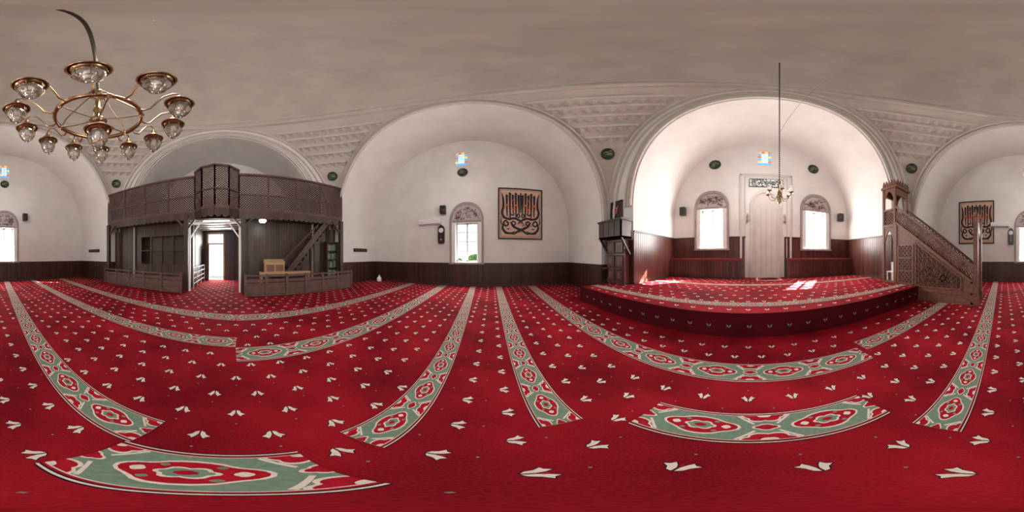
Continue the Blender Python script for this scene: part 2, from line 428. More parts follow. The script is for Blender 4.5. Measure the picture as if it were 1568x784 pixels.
def window(nm,k,c,z0,z1,w,ftop,dep):
    M=SIDES[nm]['M']; W=B(M@Matrix.Translation((c,-dep,0)))
    hw=w/2; e=-.28
    for x0,x1,q0,q1 in ((-hw,-hw+.07,z0,z1),(hw-.07,hw,z0,z1),(-hw,hw,z0,z0+.07),(-hw,hw,z1-.07,z1),(-.045,.045,z0,z1)):
        W.box(x0,x1,e-.06,e,q0,q1,WHITE)
    for f in (.27,.52,.76):
        z=z0+(z1-z0)*f; W.box(-hw,hw,e-.05,e-.01,z-.022,z+.022,WHITE)
    for x in (-.38,-.19,.19,.38): W.tube([(x*w/1.15,-.47,z0),(x*w/1.15,-.47,z1)],.01,BLACK,6)
    o=pointed(hw+.30,z0-.05,z1+.15,ftop-z1-.15); i_=pointed(hw+.19,z0-.05,z1+.13,ftop-z1-.28)
    W.grid([[(p[0],.03,p[1]) for p in o],[(p[0],.06,p[1]) for p in o],[(p[0],.06,p[1]) for p in i_],[(p[0],.015,p[1]) for p in i_]],GREY,False)
    W.grid([[(p[0],.0,p[1]) for p in o],[(p[0],.06,p[1]) for p in o]],GREY,False)
    for e_ in (-1,1):
        W.box(min(e_*hw,e_*(hw+.19)),max(e_*hw,e_*(hw+.19)),.002,.02,z0-.05,z1+.08,WHITE)
    W.box(-hw-.32,hw+.32,.0,.12,z0-.12,z0-.04,GREY)
    W.box(-hw-.17,hw+.17,.002,.035,z1,z1+.1,GREY)
    lun=[p for p in pointed(hw+.18,z1+.1,z1+.13,ftop-z1-.30)]
    W.f([(p[0],.012,p[1]) for p in lun],SCRB)
    rng=random.Random(k)
    for q in range(30):
        x=rng.uniform(-hw*.95,hw*.95); mz=(ftop-z1-.35)*sqrt(max(.02,1-(x/(hw+.15))**2)); z=z1+.16+rng.uniform(.0,1)*mz*.8
        squig(W,x-.11,x+.11,z-.07,z+.09,.018+.0006*q,DRED,2,.03,rng)
    W.build('window_%d'%k)
window('left',1,.2,1.25,3.3,1.16,4.4,3.0)
window('qibla',2,-2.625,1.95,3.95,1.15,4.95,3.35)
window('qibla',3,2.655,1.95,3.95,1.15,4.95,3.35)
window('right',4,0,1.25,3.3,1.16,4.4,3.0)
def stained(nm,k,s0,s1,z0,z1,dep):
    W=B(SIDES[nm]['M']); d=-dep-.06
    w=s1-s0;h=z1-z0
    for i in range(4):
        for j in range(6):
            edge=i in(0,3) or j in (0,5); m=[BLUEG,YELG,BLUEG,REDG][(i*2+j)%4] if edge else CLRG
            W.box(s0+w*i/4+.01,s0+w*(i+1)/4-.01,d-.02,d,z0+h*j/6+.01,z0+h*(j+1)/6-.01,m)
    for i in range(5): W.box(s0+w*i/4-.012,s0+w*i/4+.012,d-.03,d+.015,z0,z1,WHITE)
    for j in range(7): W.box(s0,s1,d-.03,d+.015,z0+h*j/6-.012,z0+h*j/6+.012,WHITE)
    n=12; c=(s0+s1)/2
    for i in range(n):
        u0=-1+2*i/n;u1=-1+2*(i+1)/n; zz=lambda u:z1-w/2+w/2*sqrt(max(0,1-u*u))
        W.f([(c+u0*w/2,-dep+.002,zz(u0)),(c+u1*w/2,-dep+.002,zz(u1)),(c+u1*w/2,-dep+.002,z1+.01),(c+u0*w/2,-dep+.002,z1+.01)],PL)
    W.build('window_%d'%k)
for a_ in (('left',5,-.4,.25,6.75,7.75,3.0),('qibla',6,-.35,.32,6.5,7.5,3.35),('right',7,-.35,.3,6.75,7.75,3.0)): stained(*a_)

# ---------------------------------------------------------------- mihrab
M=SIDES['qibla']['M']
W=B(M@Matrix.Translation((.05,-3.35,0)))
o=pointed(.78,H_PLAT,4.1,.85,14); i_=pointed(.66,H_PLAT,4.05,.72,14)
W.grid([[(p[0],0,p[1]) for p in o],[(p[0],.08,p[1]) for p in o],[(p[0],.10,p[1]) for p in i_],[(p[0],.03,p[1]) for p in i_]],PLM,False)
W.f([(p[0],.02,p[1]) for p in i_],PLM)
for k_ in range(-2,3):
    W.tube([(k_*.26,.03,H_PLAT),(k_*.26,.03,3.9)],.012,PLM,6)
for sx in (-1,1):
    W.box(sx*1.22-.05,sx*1.22+.05,0,.07,H_PLAT,5.85,PLM); W.box(sx*1.02-.02,sx*1.02+.02,0,.05,H_PLAT,5.7,PLM)
    W.lathe([(.0,0),(.05,.02),(.07,.1),(.03,.16),(.05,.3),(.02,.42),(0,.5)],(sx*.9,.09,3.2),GOLD,10)
    W.tube([(sx*.9,0,3.35),(sx*.9,.09,3.3)],.02,GOLD,6)
W.box(-1.27,1.27,0,.07,5.8,5.9,PLM); W.box(-1.04,1.04,0,.05,5.68,5.72,PLM)
W.build('mihrab_niche')
W=B(M@Matrix.Translation((.05,-3.35,0)))
W.box(-.82,.82,.02,.07,5.1,5.58,BLACK); W.box(-.79,.79,.07,.075,5.13,5.55,WHITE)
rng=random.Random(5)
for x in range(22): squig(W,-.76+x*.069,-.68+x*.069,5.15,5.53,.08,DG,4,.04,rng)
W.build('inscription_panel')
W=B(); W.box(6.6,7.7,-1.5,-.3,H_PLAT+.005,H_PLAT+.03,CUSH)
for q in ((6.68,6.72,-1.42,-.38),(7.58,7.62,-1.42,-.38),(6.72,7.58,-1.42,-1.38),(6.72,7.58,-.42,-.38)): W.box(*q,H_PLAT+.03,H_PLAT+.034,WHT)
W.prism([(6.85,-1.25),(7.35,-1.25),(7.52,-.9),(7.35,-.55),(6.85,-.55)],lambda u,w,t:(u,w,t),MAR,H_PLAT+.03,H_PLAT+.035)
W.build('prayer_rug')

# ---------------------------------------------------------------- medallions
def medallion(Mx,r):
    W=B(Mx)
    W.lathe([(0,.03),(r*.86,.03),(r*.88,.05),(r,.04),(r,.004)],(0,0,0),DG,28,'y')
    rng=random.Random(int(r*100)); squig(W,-r*.6,r*.6,-r*.5,r*.5,.034,GOLD,10,.022,rng)
    return W.build('calligraphy_medallion')
T=Matrix.Translation
medallion(SIDES['left']['M']@T((.0,-3.0,6.25)),.27)
medallion(SIDES['right']['M']@T((.0,-3.0,6.25)),.27)
medallion(SIDES['qibla']['M']@T((-2.45,-3.35,6.6)),.3)
medallion(SIDES['qibla']['M']@T((2.5,-3.35,6.6)),.3)
for c in range(4):
    ph=pi/4+c*pi/2; h=3.1; R=pend(h)-.06
    pos=Vector((cx+R*cos(ph),cy+R*sin(ph),zs+h)); n=Vector((-R*cos(ph),-R*sin(ph),-h)).normalized()
    s=n.cross(Vector((0,0,1))).normalized(); u=s.cross(n).normalized()
    Mx=Matrix(((s.x,n.x,u.x,pos.x),(s.y,n.y,u.y,pos.y),(s.z,n.z,u.z,pos.z),(0,0,0,1)))
    medallion(Mx,.27)

# ---------------------------------------------------------------- framed calligraphy
def calligraphy(Mx,w,h):
    W=B(Mx); hw=w/2
    W.box(-hw,hw,0.004,.03,0,h,TAN)
    for q in ((-hw,-hw+.07,0,h),(hw-.07,hw,0,h),(-hw+.07,hw-.07,0,.07),(-hw+.07,hw-.07,h-.07,h)): W.box(q[0],q[1],0.004,.07,q[2],q[3],BLACK)
    for q in ((-hw+.13,-hw+.145,.13,h-.13),(hw-.145,hw-.13,.13,h-.13),(-hw+.145,hw-.145,.13,.145),(-hw+.145,hw-.145,h-.145,h-.13)): W.box(q[0],q[1],.03,.034,q[2],q[3],DRED)
    L=[.036]
    def rb(pts,ws,mat=INK):
        L[0]+=.0004
        p,w_=smooth([(x*hw,z*h) for x,z in pts],ws); ribbon(W,p,[q*1.25 for q in w_],L[0],mat)
    for e in (-1,1):
        # tall alif / lam strokes
        for i,(x,tp,bt) in enumerate(((.08,.86,.50),(.21,.90,.40),(.34,.86,.52),(.47,.90,.38),(.61,.86,.46))):
            rb([(e*(x-.01),bt*.92),(e*(x+.005),bt+(tp-bt)*.4),(e*(x+.01),tp-.09),(e*(x+.02),tp)],[.04,.075,.095,.07])
            rb([(e*(x+.04),tp),(e*(x-.02),tp-.02),(e*(x-.055),tp-.05)],[.055,.04,.012])
        # outer stroke: curved shoulder sweeping down to the centre
        rb([(e*.84,.89),(e*.78,.78),(e*.77,.62),(e*.82,.50),(e*.74,.41),(e*.52,.375),(e*.28,.39),(e*.05,.35),(-e*.14,.28)],[.02,.085,.10,.09,.10,.09,.09,.085,.02])
        # waw / qaf loops
        rb([(e*.56,.30),(e*.66,.345),(e*.76,.30),(e*.68,.245),(e*.56,.27),(e*.56,.31)],.065)
        rb([(e*.76,.30),(e*.80,.20),(e*.66,.125),(e*.44,.11),(e*.24,.15)],[.06,.09,.10,.08,.02])
        rb([(e*.46,.32),(e*.34,.245),(e*.16,.20),(-e*.06,.165),(-e*.30,.10),(-e*.42,.11)],[.03,.09,.10,.09,.07,.02])
        rb([(e*.22,.30),(e*.33,.335),(e*.40,.30),(e*.30,.26),(e*.22,.30)],.055)
        rb([(e*.04,.44),(e*.12,.475),(e*.16,.43),(e*.08,.405),(e*.03,.44)],.05)
        rb([(e*.27,.49),(e*.33,.455),(e*.42,.46),(e*.47,.50)],[.02,.06,.06,.02])
        rb([(e*.86,.42),(e*.87,.32),(e*.82,.27)],[.02,.06,.02])
        rb([(e*.50,.20),(e*.56,.185),(e*.61,.20)],[.03,.05,.03])
        rb([(e*.14,.61),(e*.15,.66),(e*.28,.62),(e*.27,.56),(e*.42,.58),(e*.40,.63)],[.02,.05,.06,.06,.05,.02],ORG)
        rb([(e*.54,.58),(e*.55,.65),(e*.70,.62),(e*.68,.55)],[.02,.05,.06,.02],ORG)
        rb([(e*.27,.73),(e*.29,.76),(e*.40,.73)],[.02,.045,.02],ORG)
    rb([(0,.90),(.005,.7),(-.005,.56),(0,.50)],[.06,.07,.06,.03])
    rng=random.Random(9)
    for q in range(3): squig(W,-hw*.80,hw*.80,h*(.09+.14*q),h*(.16+.15*q),L[0]+.001+.004*q,INK,9,.024,rng)
    return W.build('framed_calligraphy')
calligraphy(SIDES['left']['M']@T((2.95,-3.0,2.4)),2.3,2.8)
calligraphy(SIDES['right']['M']@T((-3.2,-3.0,2.3)),2.2,2.75)

# small wall things
def speaker(Mx):
    W=B(Mx); W.box(-.14,.14,.05,.30,-.22,.22,BLACK); W.box(-.03,.03,0.004,.06,-.05,.05,BLACK)
    W.lathe([(0,.02),(.05,.012),(.10,0),(.11,-.01)],(0,.315,-.07),IRON,16,'y'); W.lathe([(0,.01),(.035,0)],(0,.31,.12),IRON,12,'y')
    W.build('loudspeaker')
def clock(Mx):
    W=B(Mx); W.prism([(-.14,-.5),(.14,-.5),(.17,-.42),(.17,.3),(.1,.44),(0,.5),(-.1,.44),(-.17,.3),(-.17,-.42)],SZ,BLACK,0.004,.14)
    W.lathe([(0,.012),(.115,.012),(.13,0)],(0,.14,.2),WHITE,20,'y')
    W.box(-.006,.006,.155,.16,.2,.29,BLACK); W.box(-.06,.0,.155,.16,.195,.207,BLACK)
    W.box(-.008,.008,.142,.15,-.3,.02,BR); W.lathe([(0,.02),(.05,.012),(.06,0)],(0,.142,-.3),BR,14,'y')
    W.build('wall_clock')
def acbar(Mx,w):
    W=B(Mx); W.prism([(0.004,-.15),(.16,-.15),(.22,-.08),(.24,.06),(.19,.15),(0.004,.15)],lambda u,z,t:(t,u,z),WHITE,-w/2,w/2)
    W.box(-w/2+.06,w/2-.06,.14,.222,-.13,-.10,GREY); W.build('air_conditioner')
def rack(Mx,w):
    W=B(Mx); W.box(-w/2,w/2,0.004,.04,-.1,.1,BLACK)
    for i in range(5):
        x=-w/2+w*(i+.5)/5; W.lathe([(0,.12),(.03,.11),(.035,.09),(.015,.07),(.012,0)],(x,.03,0),BR,10,'y')
    W.build('coat_rack')
ML=SIDES['left']['M']; MR=SIDES['right']['M']
speaker(ML@T((-1.0,-3.0,4.0))); clock(ML@T((-1.12,-3.0,2.7))); acbar(ML@T((-1.75,-3.0,3.38)),1.25)
speaker(MR@T((1.25,-3.0,4.0))) ; clock(MR@T((-1.1,-3.0,2.75))); acbar(MR@T((-1.75,-3.0,3.45)),1.1)
speaker(SIDES['qibla']['M']@T((-4.1,-3.35,3.9))); speaker(SIDES['qibla']['M']@T((4.1,-3.35,3.75)))
Ljam=ML@Matrix(((0,1,0,-5.65),(1,0,0,0),(0,0,1,0),(0,0,0,1)))
rack(Ljam@T((-1.6,0,1.9)),1.1)
Rjam=MR@Matrix(((0,-1,0,5.65),(1,0,0,0),(0,0,1,0),(0,0,0,1)))
rack(Rjam@T((-1.6,0,1.9)),1.1)

# kursu corner group
MQ=SIDES['qibla']['M']
W=B(MQ@T((-5.6,0,3.0)))
W.box(-.36,.36,0.004,.05,0,.8,BLACK)
for q in ((-.38,-.33,-.02,.82),(.33,.38,-.02,.82),(-.38,.38,-.02,.03),(-.38,.38,.77,.82)): W.box(q[0],q[1],0.004,.07,q[2],q[3],WD)
ribbon(W,arcpts((0,.42),.14,.12,.6,5.6,14),[.02+.05*sin(pi*j/14) for j in range(15)],.056,ORG)
ribbon(W,[(.05,.32),(.1,.5),(.16,.6)],[.03,.06,.02],.057,ORG)
W.build('framed_calligraphy')
W=B(MQ@T((-5.35,0,0)))
W.box(-.62,.62,.06,.6,2.2,2.26,WD); W.box(-.62,.62,.56,.6,2.2,2.85,WD); W.box(-.62,-.58,.06,.6,2.2,2.85,WD); W.box(.58,.62,.06,.6,2.2,2.85,WD)
W.box(-.66,.66,.06,.64,2.83,2.9,WD)
for i in range(4):
    x=-.6+i*.3; W.box(x+.03,x+.27,.6,.615,2.28,2.8,WD)
for e in (-1,1): W.bar((e*.58,.09,1.6),(e*.58,.55,2.2),.06,.06,(1,0,0),WD)
W.build('preaching_gallery_box')
W=B(MQ@T((-5.25,0,0)))   # carved cabinet under it
W.box(-.52,.40,.06,.32,H_PLAT+.002,2.15,WR)
for i in range(2):
    for j in range(3):
        x=-.5+i*.45; z=H_PLAT+.1+j*.52
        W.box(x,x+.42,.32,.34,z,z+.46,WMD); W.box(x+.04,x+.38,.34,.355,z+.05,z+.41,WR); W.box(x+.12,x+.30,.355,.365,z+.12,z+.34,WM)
W.build('carved_cabinet')
W=B(T((3.75,4.35,H_PLAT+.012)))
W.lathe([(0,.62),(.2,.62),(.2,.58),(.03,.56),(.025,.2),(.04,.15)],(0,0,0),IRON,18)
for i in range(3):
    t=2*pi*i/3; W.tube([(0,0,.2),(.1*cos(t),.1*sin(t),.15),(.2*cos(t),.2*sin(t),0.012)],.014,IRON,6)
W.build('round_side_table')

# ---------------------------------------------------------------- lattice helper
def lattice(Bk,fn,L,H,sp,w,t,nrm,mat):
    for sgn in (1,-1):
        c=-H if sgn==1 else 0
        k=c+sp/2
        end=L if sgn==1 else L+H
        while k<end:
            if sgn==1:
                u0=max(0,k); v0=u0-k; u1=min(L,k+H); v1=u1-k
            else:
                u0=max(0,k-H); v0=k-u0; u1=min(L,k); v1=k-u1
            if u1-u0>.01: Bk.bar(fn(u0,v0),fn(u1,v1),w,t,nrm,mat)
            k+=sp

# ---------------------------------------------------------------- women's gallery (mahfil)
W=B(); Xf=-6.9; Y0=cy-a+.01; Y1=cy+a-.01; zf=3.5; zr=5.35
W.box(cx-a-2.95,Xf,cy-4.68,cy+4.68,zf-.12,zf,WD); W.box(cx-a+.02,Xf,Y0,Y1,zf-.12,zf,WD)
W.box(cx-a-2.95,Xf-.05,cy-4.68,cy+4.68,zf-.26,zf-.2,WD)
cb=-.83; bw=.95
def seg(p0,p1,z0,z1,sp=.115):
    p0=Vector(p0);p1=Vector(p1);L=(p1-p0).length;d=(p1-p0)/L;n=(-d.y,d.x,0)
    W.bar((p0.x,p0.y,z0+.05),(p1.x,p1.y,z0+.05),.1,.09,n,WLT)
    W.bar((p0.x,p0.y,z1-.04),(p1.x,p1.y,z1-.04),.09,.1,n,WLT)
    zm=z0+(z1-z0)*.42
    W.bar((p0.x,p0.y,zm),(p1.x,p1.y,zm),.06,.07,n,WLT)
    k=max(1,round(L/1.25))
    for i in range(k+1):
        q=p0+d*L*i/k; W.box(q.x-.03,q.x+.03,q.y-.03,q.y+.03,z0,z1,WLT)
    fn=lambda u,v:(p0.x+d.x*u,p0.y+d.y*u,z0+.1+v)
    lattice(W,fn,L,zm-z0-.1,sp,.036,.014,n,WLT)
    fn2=lambda u,v:(p0.x+d.x*u,p0.y+d.y*u,zm+v)
    lattice(W,fn2,L,z1-zm-.06,sp,.036,.014,n,WLT)
seg((Xf,Y0),(Xf,cb-bw),zf,zr); seg((Xf,cb+bw),(Xf,Y1),zf,zr)
bul=[(Xf,cb-bw),(Xf+.45,cb-.55),(Xf+.62,cb),(Xf+.45,cb+.55),(Xf,cb+bw)]
for p,q in zip(bul,bul[1:]): seg(p,q,zf,zr+.22)
W.prism([(p[0],p[1]) for p in bul],lambda u,w,t:(u,w,t),WD,zf-.14,zf)
def fascia(p0,p1,zb,zt_):
    p0=Vector(p0);p1=Vector(p1);L=(p1-p0).length;d=(p1-p0)/L; n=max(1,round(L/.24)); w=L/n
    nx,ny=-d.y,d.x
    for i in range(n):
        pts=[(i*w,zt_),(i*w,zb)]+[(i*w+w/2-w/2*cos(pi*k/8),zb-.1*sin(pi*k/8)) for k in range(1,8)]+[((i+1)*w,zb),((i+1)*w,zt_)]
        W.prism(pts,lambda u,z,t:(p0.x+d.x*u+nx*t,p0.y+d.y*u+ny*t,z),WD,-.015,.015)
fascia((Xf+.03,Y0),(Xf+.03,cb-bw),zf-.26,zf); fascia((Xf+.03,cb+bw),(Xf+.03,Y1),zf-.26,zf)
for p,q in zip(bul,bul[1:]): fascia((p[0]+.03,p[1]),(q[0]+.03,q[1]),zf-.26,zf)
for y in (-2.15,.3,Y0+.1,Y1-.1):
    W.box(Xf-.02,Xf+.16,y-.09,y+.09,0,zf-.12,WD)
    for e in (-1,1):
        if Y0+.3<y+e*.5<Y1-.3: W.bar((Xf+.07,y+e*.05,zf-.75),(Xf+.07,y+e*.5,zf-.2),.08,.07,(1,0,0),WD)
def boards_y(x,y0,y1,z0,z1,mat=WD,w=.14):
    n=max(1,round((y1-y0)/w)); w=(y1-y0)/n
    W.box(x-.04,x,y0,y1,z0,z1,WD)
    for i in range(n): W.box(x,x+.02,y0+i*w+.006,y0+(i+1)*w-.006,z0,z1,mat)
boards_y(-7.5,Y0,cy-4.7,0,zf-.12); boards_y(-7.5,cy+4.7,Y1,0,zf-.12)
boards_y(-7.75,cy-4.7,-2.1,0,1.1); boards_y(-7.75,cy-4.7,-2.1,2.6,zf-.12); boards_y(-7.75,cy-4.7,-5.1,1.1,2.6); boards_y(-7.75,-2.5,-2.1,1.1,2.6)
for y in (-5.1,-4.45,-3.8,-3.15,-2.5): W.box(-7.8,-7.72,y-.035,y+.035,1.1,2.6,WD)
W.box(-7.8,-7.72,-5.1,-2.5,1.82,1.88,WD)
W.box(-8.3,-8.26,cy-4.7,-2.1,0,zf-.12,WD)
boards_y(-7.75,.3,cy+4.7,0,zf-.12)
boards_y(-10.48,-2.15,-1.93,0,zf-.12); boards_y(-10.48,-.73,.3,0,zf-.12); boards_y(-10.48,-1.93,-.73,3.12,zf-.12)
for y in (-2.15,.3):
    for i in range(18):
        x=-10.45+i*.15; W.box(x+.005,x+.145,y-.03,y+.03,0,zf-.2,WD)
W.box(-10.5,-7.0,-2.15,.3,zf-.3,zf-.26,WD)
W.build('womens_gallery')
W=B()
for y in (-2.0,.15): W.box(-6.88,-6.8,y-.04,y+.04,0,2.95,WHITE)
W.box(-6.88,-6.8,-2.04,.19,2.92,3.02,WHITE); 
for p,q in (((-2.0,2.3),(-1.55,2.95)),((.15,2.3),(-.3,2.95))): W.bar((-6.84,p[0],p[1]),(-6.84,q[0],q[1]),.05,.05,(1,0,0),WHITE)
for i in range(5): W.box(-10.0+i*.7,-9.95+i*.7,-2.1,.25,zf-.34,zf-.3,WHITE)
W.build('vestibule_frame')
W=B()
for x in (-7.4,-9.4):
    W.box(x-.07,x+.07,-1.5,-.3,zf-.36,zf-.31,FLUO)
W.build('fluorescent_light')
W=B(T((-7.0,1.15,3.1)))
W.lathe([(0,-.09),(.12,-.07),(.17,0),(.15,.05),(0,.06)],(0,0,0),FLUO,16); W.tube([(0,0,.05),(0,0,.27)],.02,BLACK,6)
W.build('ceiling_light')
W=B(SIDES['entrance']['M']@T((-.5,-3.0,0)))
for q in ((-.6,-.5,0,3.1),(.5,.6,0,3.1),(-.6,.6,3.0,3.12),(-.5,.5,2.3,2.38)): W.box(q[0],q[1],-.05,.06,q[2],q[3],WL)
W.build('door_frame')
W=B(SIDES['entrance']['M']@T((-1.02,-3.0,0))@Matrix.Rotation(radians(75),4,'Z'))
W.box(0,.5,-.03,.03,0.01,2.28,WR)
for z in (.2,.9,1.6): W.box(.07,.43,.03,.05,z,z+.55,WD)
W.lathe([(0,.06),(.025,.05),(.02,0)],(.43,.03,1.1),BR,10,'y')
W.build('door_1')
W=B()
for z in (.25,.5,.75,1.0): W.tube([(-9.9,-1.95,z),(-7.3,-1.95,z)],.02,WHITE,8)
for x in (-9.9,-9.0,-8.1,-7.3): W.tube([(x,-1.95,.0),(x,-1.95,1.02)],.022,WHITE,8)
W.build('metal_handrail')

# low balustrades
def balustrade(p0,p1,h=.85):
    W=B(); p0=Vector(p0);p1=Vector(p1);L=(p1-p0).length;d=(p1-p0)/L;n=(-d.y,d.x,0)
    for z,w in ((.06,.12),(.3,.05),(.5,.05),(h-.04,.09)): W.bar((p0.x,p0.y,z),(p1.x,p1.y,z),.06 if w<.1 else .1,.06,(0,0,1),WLT)
    k=round(L/.85)
    for i in range(k+1):
        q=p0+d*L*i/k; W.box(q.x-.045,q.x+.045,q.y-.045,q.y+.045,0.004,h+.02,WLT)
    for i in range(k):
        q0=p0+d*(L*i/k+.05); q1=p0+d*(L*(i+1)/k-.05)
        W.bar((q0.x,q0.y,.18),(q1.x,q1.y,.18),.16,.02,n,WLT)
        W.bar((q0.x,q0.y,.62),(q1.x,q1.y,.62),.12,.018,n,WLT)
        W.bar((q0.x,q0.y,.4),(q1.x,q1.y,.4),.14,.018,n,WLT)
    return W.build('wooden_balustrade')
balustrade((-6.0,.35),(-6.0,5.1)); balustrade((-6.25,-2.2),(-6.6,-6.8))
# stairs to gallery
W=B(); n=14
for i in range(n):
    y0=1.75+i*.19; z=.12+i*.235
    W.box(-7.68,-7.02,y0,y0+.24,z,z+.04,WM); W.box(-7.68,-7.02,y0+.2,y0+.22,z-.2,z+.02,WD)
for x in (-7.0,-7.7): W.bar((x,1.7,.05),(x,4.4,3.3),.26,.04,(1,0,0),WD)
W.bar((-6.97,1.7,1.0),(-6.97,3.85,3.1),.06,.05,(1,0,0),WD)
W.build('wooden_staircase')
# bookcase
W=B()
W.box(-7.45,-7.1,4.45,4.49,0,2.3,WD);W.box(-7.45,-7.1,5.08,5.12,0,2.3,WD);W.box(-7.46,-7.44,4.45,5.12,0,2.3,WD)
for j in range(6):
    z=.05+j*.44; W.box(-7.45,-7.1,4.45,5.12,z,z+.03,WD)
    if j<5:
        y=4.5
        while y<5.04:
            t=random.uniform(.025,.05); W.box(-7.4,-7.16,y,y+t-.003,z+.03,z+.03+random.uniform(.25,.36),BOOK); y+=t
W.build('bookcase')
W=B(); W.box(-6.72,-6.3,.95,3.1,.84,.9,WL)
for x in (-6.68,-6.36):
    for y in (1.0,2.0,3.02): W.box(x,x+.05,y-.03,y+.03,0,.84,WL)
W.box(-6.4,-6.36,.95,3.1,.72,.84,WL)
W.build('low_table')
W=B(); W.box(-6.65,-6.35,1.15,1.95,.902,1.25,WL); W.prism([(-6.66,1.25),(-6.34,1.25),(-6.34,1.30),(-6.66,1.42)],lambda u,w,t:(u,t,w),WL,1.13,1.97)
W.box(-6.35,-6.335,1.2,1.52,.94,1.2,WM); W.box(-6.35,-6.335,1.58,1.9,.94,1.2,WM); W.lathe([(0,.02),(.02,0)],(-6.33,1.5,1.07),BR,8,'y')
W.build('book_box')
W=B(T((-6.3,7.6,0))); W.lathe([(0,0.005),(.13,.01),(.15,.1),(.14,.22),(.07,.3),(.04,.33),(.045,.4),(0,.41)],(0,0,0),WHITE,16)
W.tube([(.06,0,.3),(.16,0,.32),(.17,0,.2),(.14,0,.12)],.012,BLACK,6); W.build('water_jug')

# ---------------------------------------------------------------- minbar
W=B(); yf=-4.92; yb=-5.72; xg=.85; xt=3.85; xe=4.5
XZ=lambda u,w,t:(u,t,w)
lo=lambda x:.74+(x-.95)*(2.86-.74)/(3.85-.95)
hi=lambda x:1.2+(x-.95)*(3.5-1.2)/(3.85-.95)
for y,e in ((yf,1),(yb,-1)):
    W.prism([(.95,0.002),(xt,0.002),(xt,lo(xt)),(.95,lo(.95))],XZ,WM,y-.02,y+.02)
    yy=y+e*.035
    def fb(p,q,w=.07,m=WM): W.bar((p[0],yy,p[1]),(q[0],yy,q[1]),w,.035,(0,1,0),m)
    fb((.95,.05),(xt,.05),.1); fb((.95,.36),(xt,.36),.06); fb((.98,0),(.98,.75),.08); fb((xt-.03,0),(xt-.03,2.8),.08)
    fb((.95,.72),(xt,2.84),.08); 
    fb((1.3,.5),(2.95,.5),.05); fb((1.3,.5),(1.32,.82),.05); fb((1.3,.84),(2.95,2.02),.05); fb((2.95,.5),(2.95,2.02),.05); 
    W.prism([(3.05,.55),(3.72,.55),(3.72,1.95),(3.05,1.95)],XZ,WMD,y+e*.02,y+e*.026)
    lattice(W,lambda u,v:(3.05+u,y+e*.035,.55+v),.67,1.4,.16,.03,.02,(0,1,0),WM)
    for z in (.55,1.0,1.48,1.95): fb((3.05,z),(3.72,z),.05)
    fb((3.05,.55),(3.05,1.95),.05); fb((3.72,.55),(3.72,1.95),.05)
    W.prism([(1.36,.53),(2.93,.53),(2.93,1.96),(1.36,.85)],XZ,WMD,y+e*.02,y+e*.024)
    zl=lambda x:.85+(x-1.36)*.70
    for k in range(9):
        x=1.45+k*.17
        fb((x,.53),(x,zl(x)),.022)
        # 45 degree strapwork clipped to the triangle
        if k:
            t_=min((zl(x)-.53)/1.7,x-1.36); fb((x,.53),(x-t_,.53+t_),.022)
        t_=min((zl(x)-.53)/.30 if True else 0,2.93-x); fb((x,.53),(x+t_,min(.53+t_,zl(x+t_))),.022)
    for cxx,czz,rr in ((2.5,1.02,.34),(1.92,.83,.2)):
        for k in range(8):
            t0=k*pi/4;t1=t0+3*pi/4; fb((cxx+rr*cos(t0),czz+rr*sin(t0)),(cxx+rr*cos(t1),czz+rr*sin(t1)),.035,WM)
    L=xt-.95
    fn=lambda u,v:(.95+u,y,lo(.95+u)+.06+v)
    fb((.95,1.2),(xt,3.5),.08)
    lattice(W,fn,L,.46,.14,.028,.03,(0,1,0),WM)
    for k in range(16):
        x=.95+L*(k+.5)/16; z=(lo(x)+hi(x))/2+.03
        for q in range(6):
            t0=q*pi/3;t1=t0+pi/3; W.bar((x+.075*cos(t0),y,z+.075*sin(t0)+.0),(x+.075*cos(t1),y,z+.075*sin(t1)),.024,.035,(0,1,0),WM)
    W.box(xg-.06,xg+.08,y-.06,y+.06,0.002,2.75,WM); W.box(xg-.09,xg+.095,y-.09,y+.09,0.002,.3,WM); W.box(xg-.08,xg+.1,y-.08,y+.08,2.6,2.68,WM)
    W.lathe([(.03,0),(.07,.05),(.08,.11),(.05,.17),(.02,.2),(.025,.24),(0,.3)],(xg+.01,y,2.75),WM,12)
    x0,x1=xt,xe
    for x in (x0,x1-.08): W.box(x,x+.09,y-.045,y+.045,0.002,4.35,WM)
    def arch(z0,z1,rise):
        m=14; w=(x1-x0-.16)
        for i in range(m):
            u0=-1+2*i/m;u1=-1+2*(i+1)/m; A=lambda u: z0+rise*(1-abs(u)**1.6)
            X=lambda u:x0+.08+w/2+u*w/2
            W.prism([(X(u0),A(u0)),(X(u1),A(u1)),(X(u1),z1),(X(u0),z1)],XZ,WM,y-.025,y+.025)
    arch(2.05,2.75,.5); arch(3.85,4.35,.38)
    W.box(x0,x1,y-.05,y+.05,2.7,2.8,WM); W.box(x0,x1,y-.05,y+.05,3.36,3.44,WM)
    W.box(x0,x1,y-.03,y+.03,H_PLAT,H_PLAT+.08,WM)
    lattice(W,lambda u,v:(x0+.08+u,y,2.8+v),x1-x0-.16,.56,.13,.028,.02,(0,1,0),WM)
for x in (xt+.04,xe-.04):
    W.box(x-.03,x+.03,yb,yf,4.05,4.35,WM)
    if x>4: W.box(x-.03,x+.03,yb,yf,2.75,3.44,WM)
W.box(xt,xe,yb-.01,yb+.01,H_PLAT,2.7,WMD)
W.box(xt,xe,yb,yf,2.68,2.76,WM)
W.box(xt-.09,xe+.04,yb-.09,yf+.09,4.35,4.45,WM); W.box(xt-.04,xe+.03,yb-.04,yf+.04,4.45,4.5,WMD)
for k in range(5):
    x=xt-.03+k*(xe-xt+.02)/5; w=(xe-xt+.02)/5
    for y in (yf+.04,yb-.04): W.prism([(x+.01,4.5),(x+w-.01,4.5),(x+w-.01,4.6),(x+w/2,4.75),(x+.01,4.6)],XZ,WM,y-.02,y+.02)
